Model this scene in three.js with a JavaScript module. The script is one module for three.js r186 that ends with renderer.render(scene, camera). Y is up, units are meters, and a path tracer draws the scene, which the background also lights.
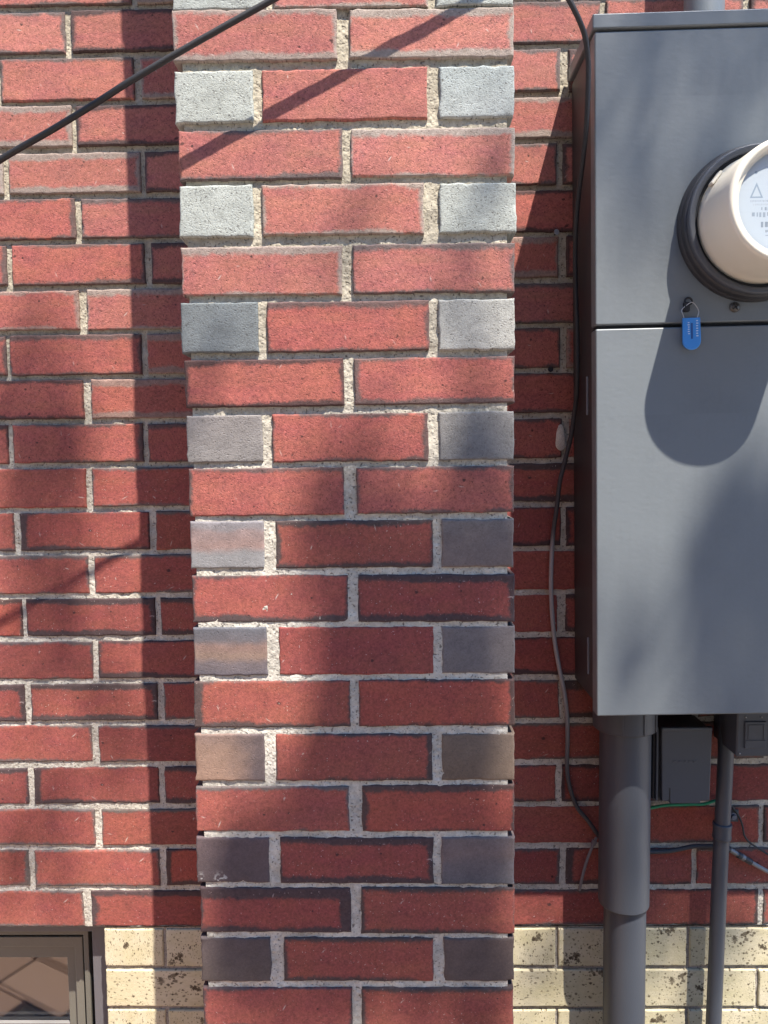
import * as THREE from 'three';
import { Sky } from 'three/addons/objects/Sky.js';
import { RoundedBoxGeometry } from 'three/addons/geometries/RoundedBoxGeometry.js';
import { mergeGeometries } from 'three/addons/utils/BufferGeometryUtils.js';

// ------------------------------------------------------------------ camera, sky, sun, exposure
const scene = new THREE.Scene();
const camera = new THREE.PerspectiveCamera(2 * Math.atan(512 / 769) * 180 / Math.PI, 768 / 1024, 0.02, 400);
camera.rotation.order = 'YXZ';
camera.position.set(0, 0, 1.1517);
camera.rotation.set(-0.0697, 0.0163, -0.0118);
scene.add(camera);

const SUN = new THREE.Vector3(0.657, 2.4, 1).normalize();
const sky = new Sky();
sky.name = 'sky'; sky.scale.setScalar(300); sky.userData = { kind: 'structure' };
sky.material.uniforms.sunPosition.value.copy(SUN);
sky.material.uniforms.turbidity.value = 4;
sky.material.uniforms.rayleigh.value = 0.8;
sky.material.uniforms.mieCoefficient.value = 0.004;
scene.add(sky);
scene.environmentIntensity = 0.115;

const sun = new THREE.DirectionalLight(0xfff5e8, 5);
sun.position.copy(SUN).multiplyScalar(12); sun.target.position.set(0, 0, 0);
sun.castShadow = true; sun.shadow.radius = 1; sun.shadow.mapSize.set(4096, 4096);
Object.assign(sun.shadow.camera, { left: -3.5, right: 3.5, top: 3.5, bottom: -3.5, near: 0.5, far: 25 });
scene.add(sun, sun.target);

const renderer = new THREE.WebGLRenderer({ antialias: true });
renderer.setSize(768, 1024);
renderer.shadowMap.enabled = true;
renderer.toneMapping = THREE.LinearToneMapping;
renderer.toneMappingExposure = 2.3;

// ------------------------------------------------------------------ helpers
function rng(seed) { let s = (seed * 2654435761 + 12345) >>> 0; return () => { s = (s + 0x6D2B79F5) >>> 0; let t = s; t = Math.imul(t ^ (t >>> 15), t | 1); t ^= t + Math.imul(t ^ (t >>> 7), t | 61); return ((t ^ (t >>> 14)) >>> 0) / 4294967296; }; }
function hash(x, y, s) { let h = Math.imul(x, 374761393) + Math.imul(y, 668265263) + Math.imul(s, 1442695041); h = Math.imul(h ^ (h >>> 13), 1274126177); return ((h ^ (h >>> 16)) >>> 0) / 4294967296; }
function vn(x, y, s) { const xi = Math.floor(x), yi = Math.floor(y); let u = x - xi, v = y - yi; u = u * u * (3 - 2 * u); v = v * v * (3 - 2 * v); const a = hash(xi, yi, s), b = hash(xi + 1, yi, s), c = hash(xi, yi + 1, s), d = hash(xi + 1, yi + 1, s); return a + (b - a) * u + (c - a) * v + (a - b - c + d) * u * v; }
function fbm(x, y, s, o = 4) { let r = 0, a = 0.5, n = 0; for (let i = 0; i < o; i++) { r += a * vn(x, y, s + i * 17); n += a; a *= 0.5; x *= 2.03; y *= 2.03; } return r / n; }
const clamp = (x, a = 0, b = 1) => Math.min(b, Math.max(a, x));
const sstep = (a, b, x) => { const t = clamp((x - a) / (b - a)); return t * t * (3 - 2 * t); };
const mix = (a, b, t) => a + (b - a) * t;
const mix3 = (a, b, t) => [mix(a[0], b[0], t), mix(a[1], b[1], t), mix(a[2], b[2], t)];
const enc = (v) => { v = clamp(v); return 255 * (v <= 0.0031308 ? v * 12.92 : 1.055 * Math.pow(v, 1 / 2.4) - 0.055); };
function tex(w, h, f, srgb, wrap) {                       // f(x, y) -> linear [r,g,b] or a grey height 0..1
  const d = new Uint8Array(w * h * 4);
  for (let y = 0; y < h; y++) for (let x = 0; x < w; x++) {
    const c = f(x, y), k = (y * w + x) * 4;
    if (srgb) { d[k] = enc(c[0]); d[k + 1] = enc(c[1]); d[k + 2] = enc(c[2]); } else { d[k] = d[k + 1] = d[k + 2] = 255 * clamp(c); }
    d[k + 3] = 255;
  }
  const t = new THREE.DataTexture(d, w, h, THREE.RGBAFormat);
  t.magFilter = THREE.LinearFilter; t.minFilter = THREE.LinearMipmapLinearFilter; t.generateMipmaps = true;
  if (srgb) t.colorSpace = THREE.SRGBColorSpace;
  t.wrapS = t.wrapT = wrap ? THREE.RepeatWrapping : THREE.ClampToEdgeWrapping;
  t.needsUpdate = true; return t;
}
const names = {};
function numbered(n) { const k = names[n] = (names[n] ?? -1) + 1; return k ? n + '_' + String(k).padStart(3, '0') : n; }
function mesh(name, g, m, parent) { const o = new THREE.Mesh(g, m); o.name = numbered(name); o.castShadow = o.receiveShadow = true; parent.add(o); return o; }
function thing(name, label, category, pos = [0, 0, 0], group) {
  const o = new THREE.Group(); o.name = numbered(name); o.position.set(...pos);
  o.userData = { label, category }; if (group) o.userData.group = group;
  scene.add(o); return o;
}
function tag(o, label, category) { Object.assign(o.userData, { label, category }); return o; }
const lin = (r, g, b) => new THREE.Color().setRGB(r, g, b);
function box(x0, x1, y0, y1, z0, z1, r = 0, seg = 2) {
  const w = x1 - x0, h = y1 - y0, d = z1 - z0;
  const g = r > 0 ? new RoundedBoxGeometry(w, h, d, seg, Math.min(r, w / 2.05, h / 2.05, d / 2.05)) : new THREE.BoxGeometry(w, h, d);
  return g.translate((x0 + x1) / 2, (y0 + y1) / 2, (z0 + z1) / 2);
}
const plain = (g) => { const q = g.index ? g.toNonIndexed() : g; for (const k of Object.keys(q.attributes)) if (!['position', 'normal', 'uv'].includes(k)) q.deleteAttribute(k); return q; };
const merge = (a) => mergeGeometries(a.map(plain));
function tube(pts, r, seg = 120, rad = 12) { return new THREE.TubeGeometry(new THREE.CatmullRomCurve3(pts.map((p) => new THREE.Vector3(...p)), false, 'centripetal'), seg, r, rad, false); }

// ------------------------------------------------------------------ brick textures
const BW = 320, BH = 96;
const rimCol = { dark: [0.062, 0.055, 0.056], pale: [0.30, 0.27, 0.235], grey: [0.115, 0.108, 0.104] };
function redFace(seed, rim, strength, base, dusty) {
  const R = rng(seed), wl = strength * (0.2 + 1.5 * R() * R()), wr = strength * (0.2 + 1.5 * R() * R()), wt = strength * (0.25 + 0.95 * R()), wb = strength * (0.25 + 0.95 * R());
  const splash = 0.0010 + 0.0016 * R();
  const spots = [], nicks = [];                            // a few burnt pits and light scratches, different on every face
  for (let i = 0; i < 4; i++) if (R() < 0.45) spots.push([R() * BW, (0.12 + 0.76 * R()) * BH, 1.5 + 3.5 * R() * R()]);
  for (let i = 0; i < 3; i++) if (R() < 0.55) nicks.push([R() * BW, (0.1 + 0.8 * R()) * BH, (R() - 0.5) * 3.1, 3 + 7 * R(), 0.35 + 0.5 * R()]);
  return tex(BW, BH, (x, y) => {
    const n = fbm(x / 45, y / 30, seed), f = fbm(x / 5, y / 5, seed + 7, 3), g = hash(x, y, seed + 3), band = fbm(x / 130, y / 16, seed + 29, 3);
    let k = 0.88 + 0.14 * n + (dusty ? 0.5 : 0.42) * (f - 0.5) + (dusty ? 0.34 : 0.3) * (g - 0.5);
    const grit = 0.34 * (vn(x / 2.7, y / 2.7, seed + 91) - 0.5); k += grit;
    let c = [base[0] * k, base[1] * (k * 0.9 + 0.1 * n + 0.15 * (band - 0.5)), base[2] * (k * 0.9 + 0.15 * (1 - n))];
    const dk = sstep(0.58, 0.75, fbm(x / 70, y / 40, seed + 61, 3)); c = mix3(c, [c[0] * 0.62, c[1] * 0.72, c[2] * 0.8], dk * 0.22);
    if (rim) {
      const rough = 9 * (fbm(x / 16, y / 14, seed + 11) - 0.5) + 5 * (fbm(x / 3, y / 3, seed + 13, 2) - 0.5);
      const e = Math.max(wl - x, wr - (BW - 1 - x), wb - y, wt - (BH - 1 - y)) + rough + 13 * (fbm(x / 75, y / 50, seed + 71, 2) - 0.56);
      c = mix3(c, rimCol[rim].map((v) => v * (0.7 + 0.6 * f)), sstep(-4.5, 4.5, e) * 0.9);
    }
    const p = vn(x / 2.2, y / 2.2, seed + 23); const pt = dusty ? 0.86 : 0.91; if (p > pt) c = mix3(c, [0.04, 0.022, 0.022], sstep(pt, pt + 0.06, p) * 0.75);
    for (const [sx, sy, sr] of spots) { const d = Math.hypot(x - sx, (y - sy) * 1.15) / sr + 0.8 * (vn(x / 2, y / 2, seed + 83) - 0.5); if (d < 1.2) c = mix3(c, [0.03, 0.022, 0.022], sstep(1.2, 0.6, d) * 0.8); }
    for (const [sx, sy, sa, sl, so] of nicks) { const ux = x - sx, uy = y - sy, t = ux * Math.cos(sa) + uy * Math.sin(sa), w = Math.abs(-ux * Math.sin(sa) + uy * Math.cos(sa)); if (Math.abs(t) < sl && w < 1.1) c = mix3(c, [0.6, 0.52, 0.47], so * (1 - Math.abs(t) / sl)); }
    const q = vn(x / 2.1, y / 2.1, seed + 31), dens = fbm(x / 60, y / 40, seed + 37, 2);
    if (q > 0.975 - splash * 16 * dens) c = mix3(c, [0.62, 0.57, 0.52], dusty ? 0.35 : 0.8);
    return c;
  }, true);
}
function greyFace(seed, spec) {                            // header ends: flashed greys, purples, tans; spec.bands by height
  return tex(160, 112, (x, y) => {
    const v = y / 111 + 0.16 * (fbm(x / 40, y / 30, seed) - 0.5), u = x / 159;
    const b = spec.bands; let i = 0; while (i < b.length - 2 && v > b[i + 1][0]) i++;
    let c = mix3(b[i][1], b[i + 1][1], sstep(b[i][0], b[i + 1][0], v));
    if (spec.right) c = mix3(c, spec.right, sstep(0.35, 0.95, u + 0.25 * (fbm(x / 20, y / 20, seed + 5) - 0.5)));
    const n = fbm(x / 30, y / 24, seed + 9), f = fbm(x / 4, y / 4, seed + 2, 3), g = hash(x, y, seed + 3);
    const k = 0.78 + 0.34 * n + 0.34 * (f - 0.5) + 0.26 * (g - 0.5); c = c.map((q) => q * k);
    const p = vn(x / 2.3, y / 2.3, seed + 23), pt = spec.pits ?? 0.92; if (p > pt) c = mix3(c, [0.06, 0.055, 0.05], sstep(pt, pt + 0.06, p) * 0.8);
    if (spec.splash) { const q = fbm(x / 5, y / 5, seed + 31, 2), w = sstep(0.30, 0.05, y / 111) * sstep(0.56, 0.68, q) * Math.max(sstep(0.12, 0.06, Math.abs(x / 159 - 0.33)), sstep(0.07, 0.02, Math.abs(x / 159 - 0.04))); c = mix3(c, [0.5, 0.5, 0.48], w * 0.8); }
    return c;
  }, true);
}
function creamFace(seed, heavy) {                          // cream brick with burnt iron spots: many pinpricks, a few clustered blots
  const W = 384, H = 126, spot = new Float32Array(W * H), R = rng(seed * 3 + 1);
  const dab = (cx, cy, r, a) => { for (let y = Math.max(0, Math.floor(cy - r * 2)); y < Math.min(H, cy + r * 2 + 1); y++) for (let x = Math.max(0, Math.floor(cx - r * 2)); x < Math.min(W, cx + r * 2 + 1); x++) { const d = Math.hypot(x - cx, y - cy) / r + 0.9 * (vn(x / 2.6, y / 2.6, seed + 51) - 0.5); const k = y * W + x; spot[k] = Math.max(spot[k], a * sstep(1.15, 0.65, d)); } };
  for (let i = 0; i < 260; i++) dab(R() * W, R() * H, 1.5 + 1.5 * R() * R(), 0.3 + 0.5 * R());
  for (let i = 0; i < 62; i++) dab(R() * W, R() * H, 2.4 + 3 * R() * R(), 0.55 + 0.4 * R());
  for (let c = 0; c < heavy; c++) { const x0 = R() * W, y0 = R() * H, n = 6 + Math.floor(R() * 22), w = 10 + 40 * R(); for (let i = 0; i < n; i++) dab(x0 + (R() + R() - 1) * w, y0 + (R() + R() - 1) * w * 0.55, 2.4 + 8 * R() * R(), 0.7 + 0.3 * R()); }
  return tex(W, H, (x, y) => {
    const n = fbm(x / 75, y / 45, seed), f = fbm(x / 7, y / 7, seed + 4, 3), g = hash(x, y, seed);
    const c = [0.60, 0.54, 0.365].map((v, i) => v * (0.84 + 0.2 * n + 0.18 * (f - 0.5) + 0.06 * (g - 0.5)) * (i === 2 ? 0.9 + 0.2 * n : 1));
    return mix3(c, [0.05, 0.034, 0.018].map((v) => v * (0.7 + f)), spot[y * W + x]);
  }, true);
}
const faceBump = tex(512, 256, (x, y) => { const f = fbm(x / 2.6, y / 2.6, 501, 3), f2 = fbm(x / 16, y / 16, 503, 2), p = vn(x / 2.6, y / 2.6, 511), g = hash(x, y, 5); return 0.6 + 0.34 * (f - 0.5) + 0.2 * (f2 - 0.5) + 0.12 * (g - 0.5) - 0.6 * sstep(0.84, 0.95, p); }, false, true);
function bump(rx, ry, ox = 0) { const t = faceBump.clone(); t.repeat.set(rx, ry); t.offset.set(ox, ox * 0.7); t.needsUpdate = true; return t; }
const bumpS = bump(0.9, 0.6), bumpH = bump(0.45, 0.6, 0.3);
const stdMat = (map, bumpMap, bs, rough, color) => new THREE.MeshStandardMaterial({ map, bumpMap, bumpScale: bs, roughness: rough, metalness: 0, color: color ?? 0xffffff });
const RED = [0.315, 0.093, 0.073], DUSTY = [0.415, 0.165, 0.132];
const redTex = {};
for (const [k, rim, st, n] of [['none', null, 0, 3], ['thin', 'grey', 7, 3], ['grey', 'grey', 11, 3], ['dark', 'dark', 14, 6], ['heavy', 'dark', 22, 3], ['noneD', null, 0, 3], ['thinD', 'grey', 9, 3], ['paleD', 'pale', 15, 5], ['greyD', 'grey', 14, 4], ['darkD', 'dark', 13, 4]])
  redTex[k] = Array.from({ length: n }, (_, i) => redFace(100 + i * 37 + k.length * 1000 + k.charCodeAt(0) * 91, rim, st, k.endsWith('D') ? DUSTY : RED, k.endsWith('D')));
const TINTS = [[1, 1, 1], [1.04, 1.06, 1.04], [0.88, 0.82, 0.84], [0.95, 0.96, 0.9], [1.08, 0.96, 0.86], [0.8, 0.76, 0.8], [1.04, 1.04, 1.04], [0.9, 0.86, 0.86], [0.97, 0.93, 0.9], [0.84, 0.66, 0.64], [0.9, 0.74, 0.72]];
const redMats = {};
function redMat(style, i, t) { const a = redTex[style], k = style + (i % a.length) + '_' + t; return redMats[k] ??= stdMat(a[i % a.length], bumpS, style.endsWith('D') ? 0.001 : 0.0006, 0.95, lin(...TINTS[t])); }
const creamMats = [0, 1, 2, 3, 4, 5].map((i) => stdMat(creamFace(900 + i * 31, [1, 2, 3, 1, 2, 2][i]), bumpS, 0.0006, 0.82));

// ------------------------------------------------------------------ brick geometry: worn, slightly uneven front, real edges
function gridLines(L, step) { const a = [0, 0.0009, 0.0022, 0.0042], n = Math.max(2, Math.round((L - 0.0084) / step)); const r = [...a]; for (let i = 1; i < n; i++) r.push(0.0042 + (L - 0.0084) * i / n); for (const v of [...a].reverse()) r.push(L - v); return r; }
function brickGeo(w, h, d, seed, { step = 0.006, wear = 1, round = 0.002, chips = 2 } = {}) {
  const R = rng(seed), xs = gridLines(w, step), ys = gridLines(h, step), nx = xs.length, ny = ys.length;
  const ch = []; for (let i = 0; i < chips; i++) { const s = Math.floor(R() * 4), t = R(); ch.push([s < 2 ? t * w : (s === 2 ? 0 : w), s < 2 ? (s === 0 ? 0 : h) : t * h, 0.003 + 0.005 * R() * R(), 0.0012 + 0.002 * R()]); }
  const bowx = (R() - 0.5) * 0.0009 * wear, bowy = (R() - 0.5) * 0.0009 * wear;
  const pos = [], uv = [], idx = [];
  const P = (x, y) => {
    const e = Math.min(x, y, w - x, h - y), k = Math.max(0, 1 - e / 0.009);
    const jx = (fbm(x * 90, y * 90, seed, 3) - 0.5) * 0.0024 * wear * k, jy = (fbm(x * 90 + 40, y * 90, seed + 5, 3) - 0.5) * 0.0024 * wear * k;
    const t = clamp(1 - e / round); let z = -round * (1 - Math.sqrt(Math.max(0, 1 - t * t))) * (0.55 + 0.9 * vn(x * 120, y * 120, seed + 9));
    z += (fbm(x * 45, y * 45, seed + 21, 3) - 0.5) * 0.0013 * wear;
    for (const [cx, cy, cr, cd] of ch) { const q = Math.hypot(x - cx, y - cy) + (vn(x * 300, y * 300, seed + 2) - 0.5) * 0.002; if (q < cr) z -= cd * (1 - q / cr); }
    const X = x - w / 2, Y = y - h / 2;
    return [X + jx + bowx * (1 - 4 * Y * Y / (h * h)), Y + jy + bowy * (1 - 4 * X * X / (w * w)), z];
  };
  for (let j = 0; j < ny; j++) for (let i = 0; i < nx; i++) { pos.push(...P(xs[i], ys[j])); uv.push(xs[i] / w, ys[j] / h); }
  for (let j = 0; j < ny - 1; j++) for (let i = 0; i < nx - 1; i++) { const a = j * nx + i; idx.push(a, a + 1, a + nx + 1, a, a + nx + 1, a + nx); }
  const loop = []; for (let i = 0; i < nx; i++) loop.push(i); for (let j = 1; j < ny; j++) loop.push(j * nx + nx - 1); for (let i = nx - 2; i >= 0; i--) loop.push((ny - 1) * nx + i); for (let j = ny - 2; j > 0; j--) loop.push(j * nx);
  const b = pos.length / 3, m = loop.length;
  for (const v of loop) { pos.push(pos[v * 3], pos[v * 3 + 1], pos[v * 3 + 2]); uv.push(uv[v * 2], uv[v * 2 + 1]); }
  for (const v of loop) { pos.push(pos[v * 3], pos[v * 3 + 1], -d); uv.push(mix(uv[v * 2], 0.5, 0.3), mix(uv[v * 2 + 1], 0.5, 0.3)); }
  for (let i = 0; i < m; i++) { const k = (i + 1) % m; idx.push(b + i, b + m + i, b + m + k, b + i, b + m + k, b + k); }
  const g = new THREE.BufferGeometry(); g.setAttribute('position', new THREE.Float32BufferAttribute(pos, 3)); g.setAttribute('uv', new THREE.Float32BufferAttribute(uv, 2)); g.setIndex(idx); g.computeVertexNormals(); return g;
}
let bseed = 1;
function brick(parent, x0, x1, y0, y1, z, d, mat, tilt = 0, opt) {   // metres; front face at z
  const s = ++bseed * 7 + 3, R = rng(s);
  const o = mesh('brick', brickGeo(x1 - x0, y1 - y0, d, s, opt), mat, parent);
  o.position.set((x0 + x1) / 2, (y0 + y1) / 2, z + (R() - 0.5) * 0.0016); o.rotation.set((R() - 0.5) * 0.012, (R() - 0.5) * 0.006, tilt);
  return o;
}
function mortarSheet(x0, x1, y0, y1, step, amp, seed) {    // rough mortar face in the xy plane at z = 0, uv in metres
  const nx = Math.round((x1 - x0) / step), ny = Math.round((y1 - y0) / step);
  const g = new THREE.PlaneGeometry(x1 - x0, y1 - y0, nx, ny).translate((x0 + x1) / 2, (y0 + y1) / 2, 0), p = g.attributes.position, u = g.attributes.uv, col = [];
  for (let i = 0; i < p.count; i++) { const x = p.getX(i), y = p.getY(i); p.setZ(i, (fbm(x * 70, y * 70, seed, 3) - 0.5) * amp * 1.3 + (fbm(x * 330, y * 330, seed + 3, 2) - 0.5) * amp * 0.8 + (y > -0.73 || amp > 0.0015 ? 0.0027 * sstep(0.12, -0.22, y) : 0)); u.setXY(i, x / 0.3, y / 0.3); const t = sstep(-0.25, 0.35, y + 0.25 * (fbm(x * 9, y * 9, seed + 8, 2) - 0.5)), d = 0.86 + 0.28 * (fbm(x * 25, y * 60, seed + 12, 2) - 0.5); col.push(d * mix(1, 0.80, t), d * mix(1, 0.77, t), d * mix(1, 0.69, t)); }
  g.setAttribute('color', new THREE.Float32BufferAttribute(col, 3)); g.computeVertexNormals(); return g;
}
const mortarMap = tex(512, 512, (x, y) => {
  const n = fbm(x / 60, y / 60, 71), f = fbm(x / 7, y / 7, 73, 3), g = hash(x, y, 77), s = vn(x / 3, y / 3, 79);
  let k = 0.72 + 0.4 * n + 0.5 * (f - 0.5) + 0.2 * (g - 0.5); let c = [0.655 * k, 0.615 * k, 0.53 * k];
  c = mix3(c, [0.12, 0.105, 0.09], sstep(0.78, 0.9, s) * 0.8); c = mix3(c, [0.82, 0.8, 0.72], sstep(0.13, 0.06, s) * 0.5);
  return c;
}, true, true);
const mortarBump = tex(512, 512, (x, y) => clamp(0.5 + 0.9 * (fbm(x / 6, y / 6, 83, 4) - 0.5) - 0.3 * sstep(0.82, 0.93, vn(x / 3, y / 3, 79))), false, true);
const mortarMat = stdMat(mortarMap, mortarBump, 0.0016, 0.95); mortarMat.vertexColors = true;
const coreMat = stdMat(mortarMap, mortarBump, 0.0016, 0.95, lin(0.8, 0.77, 0.7));
const mortarDark = stdMat(mortarMap, mortarBump, 0.0012, 0.95, lin(0.5, 0.485, 0.5));

// ------------------------------------------------------------------ the brick wall (z = 0), with a red field and a cream plinth
const wall = thing('brick_wall', 'red brick wall with cream brick base behind the pilaster and the grey meter box', 'wall');
const rowTop = (k) => 0.650 - 0.0660 * (k - 1);           // course tops, measured and close to regular
const bed = 0.0082;
{
  const core = merge([box(-1.15, 1.15, -0.7285, 0.86, -0.2, -0.03), box(-0.464, 1.15, -1.45, -0.7285, -0.2, -0.03)]);
  mesh('wall_core', core, mortarDark, wall);
  mesh('mortar', mortarSheet(-0.86, -0.2, -0.7285, 0.8, 0.004, 0.0019, 5).translate(0, 0, -0.0050), mortarMat, wall);
  mesh('mortar', mortarSheet(0.1, 1.14, -0.7285, 0.8, 0.004, 0.0019, 9).translate(0, 0, -0.0050), mortarMat, wall);
  mesh('mortar', mortarSheet(-0.465, -0.2, -1.1, -0.7285, 0.005, 0.0012, 15).translate(0, 0, -0.003), mortarDark, wall);
  mesh('mortar', mortarSheet(0.1, 1.14, -1.1, -0.7285, 0.005, 0.0012, 19).translate(0, 0, -0.003), mortarDark, wall);
}
// joints as [left edge, right edge] in millimetres, per course, left of the pilaster and right of it
const leftJoints = { 0: [[-581, -572], [-375, -367]], 1: [[-679, -671], [-473, -464]], 2: [[-578, -570], [-375, -365]], 3: [[-678, -670], [-469, -461]], 4: [[-573, -564], [-370, -363]], 5: [[-678, -669], [-469, -459]], 6: [[-574, -565], [-368, -358]], 7: [[-677, -668], [-468, -456]], 8: [[-581, -574], [-377, -368]], 9: [[-676, -667], [-467, -455]], 10: [[-584, -576], [-379, -371]], 11: [[-677, -668], [-468, -458]], 12: [[-580, -571], [-374, -364]], 13: [[-675, -666], [-469, -460]], 14: [[-573, -567], [-369, -361]], 15: [[-672, -663], [-467, -459]], 16: [[-575, -566], [-370, -360]], 17: [[-679, -670], [-474, -463]], 18: [[-576, -567], [-372, -363]], 19: [[-679, -670], [-474, -463]], 20: [[-580, -571], [-375, -365]], 21: [[-701, -692], [-497, -485]] };
const rightJoints = { 0: [[245, 254], [447, 456]], 1: [[299, 308], [503, 512]], 2: [[243, 255], [447, 456]], 3: [[352, 361], [556, 565]], 19: [[371, 378], [551, 558]], 20: [[247, 256], [450, 457]], 21: [[372, 377], [553, 560]] };
const evenRight = { 4: [238, 247], 6: [241, 253], 8: [244, 254], 10: [247, 258], 12: [246, 254], 14: [241, 253], 16: [245, 253], 18: [240, 249] };
const wallStyle = ['grey', 'dark', 'dark', 'thin', 'dark', 'grey', 'none', 'dark', 'grey', 'dark', 'dark', 'thin', 'heavy', 'grey'];
function course(k, x0, x1, joints, ext) {
  const yT = rowTop(k), yB = yT - 0.066 + bed; let a = x0; const R = rng(k * 13 + (x0 > 0 ? 5 : 0));
  for (const [p, q] of [...joints, [x1, x1]]) {
    let st = wallStyle[Math.floor(R() * wallStyle.length)]; if (k < 11) st = { thin: 'greyD', dark: R() < 0.5 ? 'darkD' : 'paleD', none: R() < 0.4 ? 'thinD' : 'darkD', grey: 'greyD', heavy: 'darkD' }[st]; const t = k < 5 ? 6 + Math.floor(R() * 3) : k < 8 ? [7, 10][Math.floor(R() * 2)] : k < 11 ? [9, 10, 9][Math.floor(R() * 3)] : Math.floor(R() * 6), v = Math.floor(R() * 9), e = (R() - 0.5) * 0.0016, e2 = (R() - 0.5) * 0.0016, tl = (R() - 0.5) * 0.006;
    if (p - a > 4) brick(wall, a / 1000, p / 1000, yB + e, yT + e2, 0, 0.09, redMat(st, v, t), tl, ext ? { step: 0.03, chips: 0 } : { chips: 1 + Math.floor(R() * 3) });
    a = q;
  }
}
for (let k = -1; k <= 21; k++) {
  const L = leftJoints[k] ?? (k % 2 ? [[-679, -671], [-473, -464]] : [[-578, -570], [-375, -365]]);
  course(k, k % 2 ? -875 : -777, -215, L.map(([a, b]) => [a, b]));
  const Rj = rightJoints[k] ?? (k % 2 ? [[352, 361], [556, 565]] : [evenRight[k] ?? [245, 254], [447, 456]]);
  course(k, 108, k % 2 ? 760 : 655, Rj);
}
const farBrick = new RoundedBoxGeometry(0.196, 0.0578, 0.09, 1, 0.0015);
for (let k = -1; k <= 21; k++) for (let x = k % 2 ? 0.769 : 0.664; x < 1.13; x += 0.205)   // beyond the picture's right edge
  mesh('brick', farBrick, redMat(k < 8 ? 'noneD' : 'thin', k + 3, k < 8 ? 7 : k & 3 ? 0 : 2), wall).position.set(x + 0.098, rowTop(k) - 0.0289, -0.045);
const creamRows = [[22, -0.7325, -0.7930], [23, -0.7995, -0.8595], [24, -0.8655, -0.9260], [25, -0.9325, -0.993], [26, -0.9995, -1.06]];
for (const [k, yT, yB] of creamRows) {
  const Lj = k % 2 ? [] : [[-373.5, -368.5]], Rj = k % 2 ? [[348, 352.5], [551, 556]] : [[240.5, 245], [443, 448]];
  let a = -466; let n = k * 3;
  for (const [p, q] of [...Lj, [-215, -215]]) { brick(wall, a / 1000, p / 1000, yB, yT, 0.0005, 0.09, creamMats[k === 22 && p > -300 ? 2 : k === 23 ? 1 : n++ % 6], 0, { wear: 0.6, round: 0.0014, chips: 1 }); a = q; }
  a = 108;
  for (const [p, q] of [...Rj, ...(k % 2 ? [[755, 760], [960, 965]] : [[647, 652], [852, 857]]), [1130, 1130]]) { brick(wall, a / 1000, p / 1000, yB, yT, 0.0005, 0.09, creamMats[(n++ * 5 + k) % 6], 0, { wear: 0.6, round: 0.0014, chips: 1 }); a = q; }
}
{ // scrap of mortar smeared over a broken brick end beside the box
  const g = new THREE.IcosahedronGeometry(1, 4), p = g.attributes.position;
  for (let i = 0; i < p.count; i++) { const x = p.getX(i), y = p.getY(i), z = p.getZ(i), s = 0.75 + 0.5 * fbm(x * 2 + 7, y * 2 + z + 9, 31, 3); p.setXYZ(i, x * 0.0075 * s * (1 - 0.35 * y), y * 0.02 * s, z * 0.003); }
  g.computeVertexNormals(); mesh('mortar_smear', g, stdMat(mortarMap, mortarBump, 0.001, 0.95, lin(1.25, 1.25, 1.25)), wall).position.set(0.2445, 0.028, 0.001);
}

// ------------------------------------------------------------------ the pilaster (front face z = 0.2)
const PZ = 0.2;
const pil = thing('brick_pilaster', 'projecting red brick pilaster with alternating grey header bricks at both edges', 'pilaster');
mesh('mortar', merge([box(-0.2515, 0.1375, -1.45, 1.6, 0.0005, PZ - 0.0075)]), coreMat, pil);
mesh('mortar', mortarSheet(-0.2515, 0.1375, -0.9, 0.8, 0.0035, 0.0019, 25).translate(0, 0, PZ - 0.0045), mortarMat, pil);
// [top left, bottom left, top right, bottom right] and brick edges in millimetres, measured course by course
const pilRows = [
  [593, 536, 590, 533, -260, -148, -139, 44, 54, 143], [536, 476, 531, 475, -261, -65, -50, 144], [465, 405, 465, 406, -261, -167, -155, 42, 56, 144], [397, 338, 394, 338, -259, -61, -50, 145],
  [332, 270, 329, 271, -260, -170, -158, 37, 56, 147], [259, 201, 258, 199, -259, -63, -50, 145], [192, 132, 192, 131, -261, -167, -156, 42, 54, 145], [123, 65, 123, 66, -259, -63, -50, 145],
  [55, -3, 56, -4, -259, -165, -152, 40, 53, 144], [-10, -70, -11, -68, -258, -65, -49, 144], [-76, -135, -77, -137, -258, -166, -151, 45, 56, 144], [-144, -204, -146, -206, -258, -62, -49, 145],
  [-210, -272, -211, -271, -258, -165, -150, 45, 55, 145], [-279, -339, -279, -339, -259, -61, -50, 145], [-347, -408, -349, -410, -260, -171, -157, 42, 54, 145], [-416, -475, -415, -477, -261, -64, -48, 145],
  [-483, -543, -484, -547, -262, -168, -154, 43, 53, 145], [-550, -610, -550, -613, -259, -64, -51, 145], [-617, -677, -618, -677, -260, -169, -152, 42, 55, 144], [-685, -744, -685, -744, -259, -64, -52, 144],
  [-752, -812, -752, -812, -260, -168, -154, 42, 55, 144], [-820, -880, -820, -880, -259, -64, -51, 144]];
pilRows.unshift([661, 603, 660, 601, -260, -64, -50, 144]);
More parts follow.
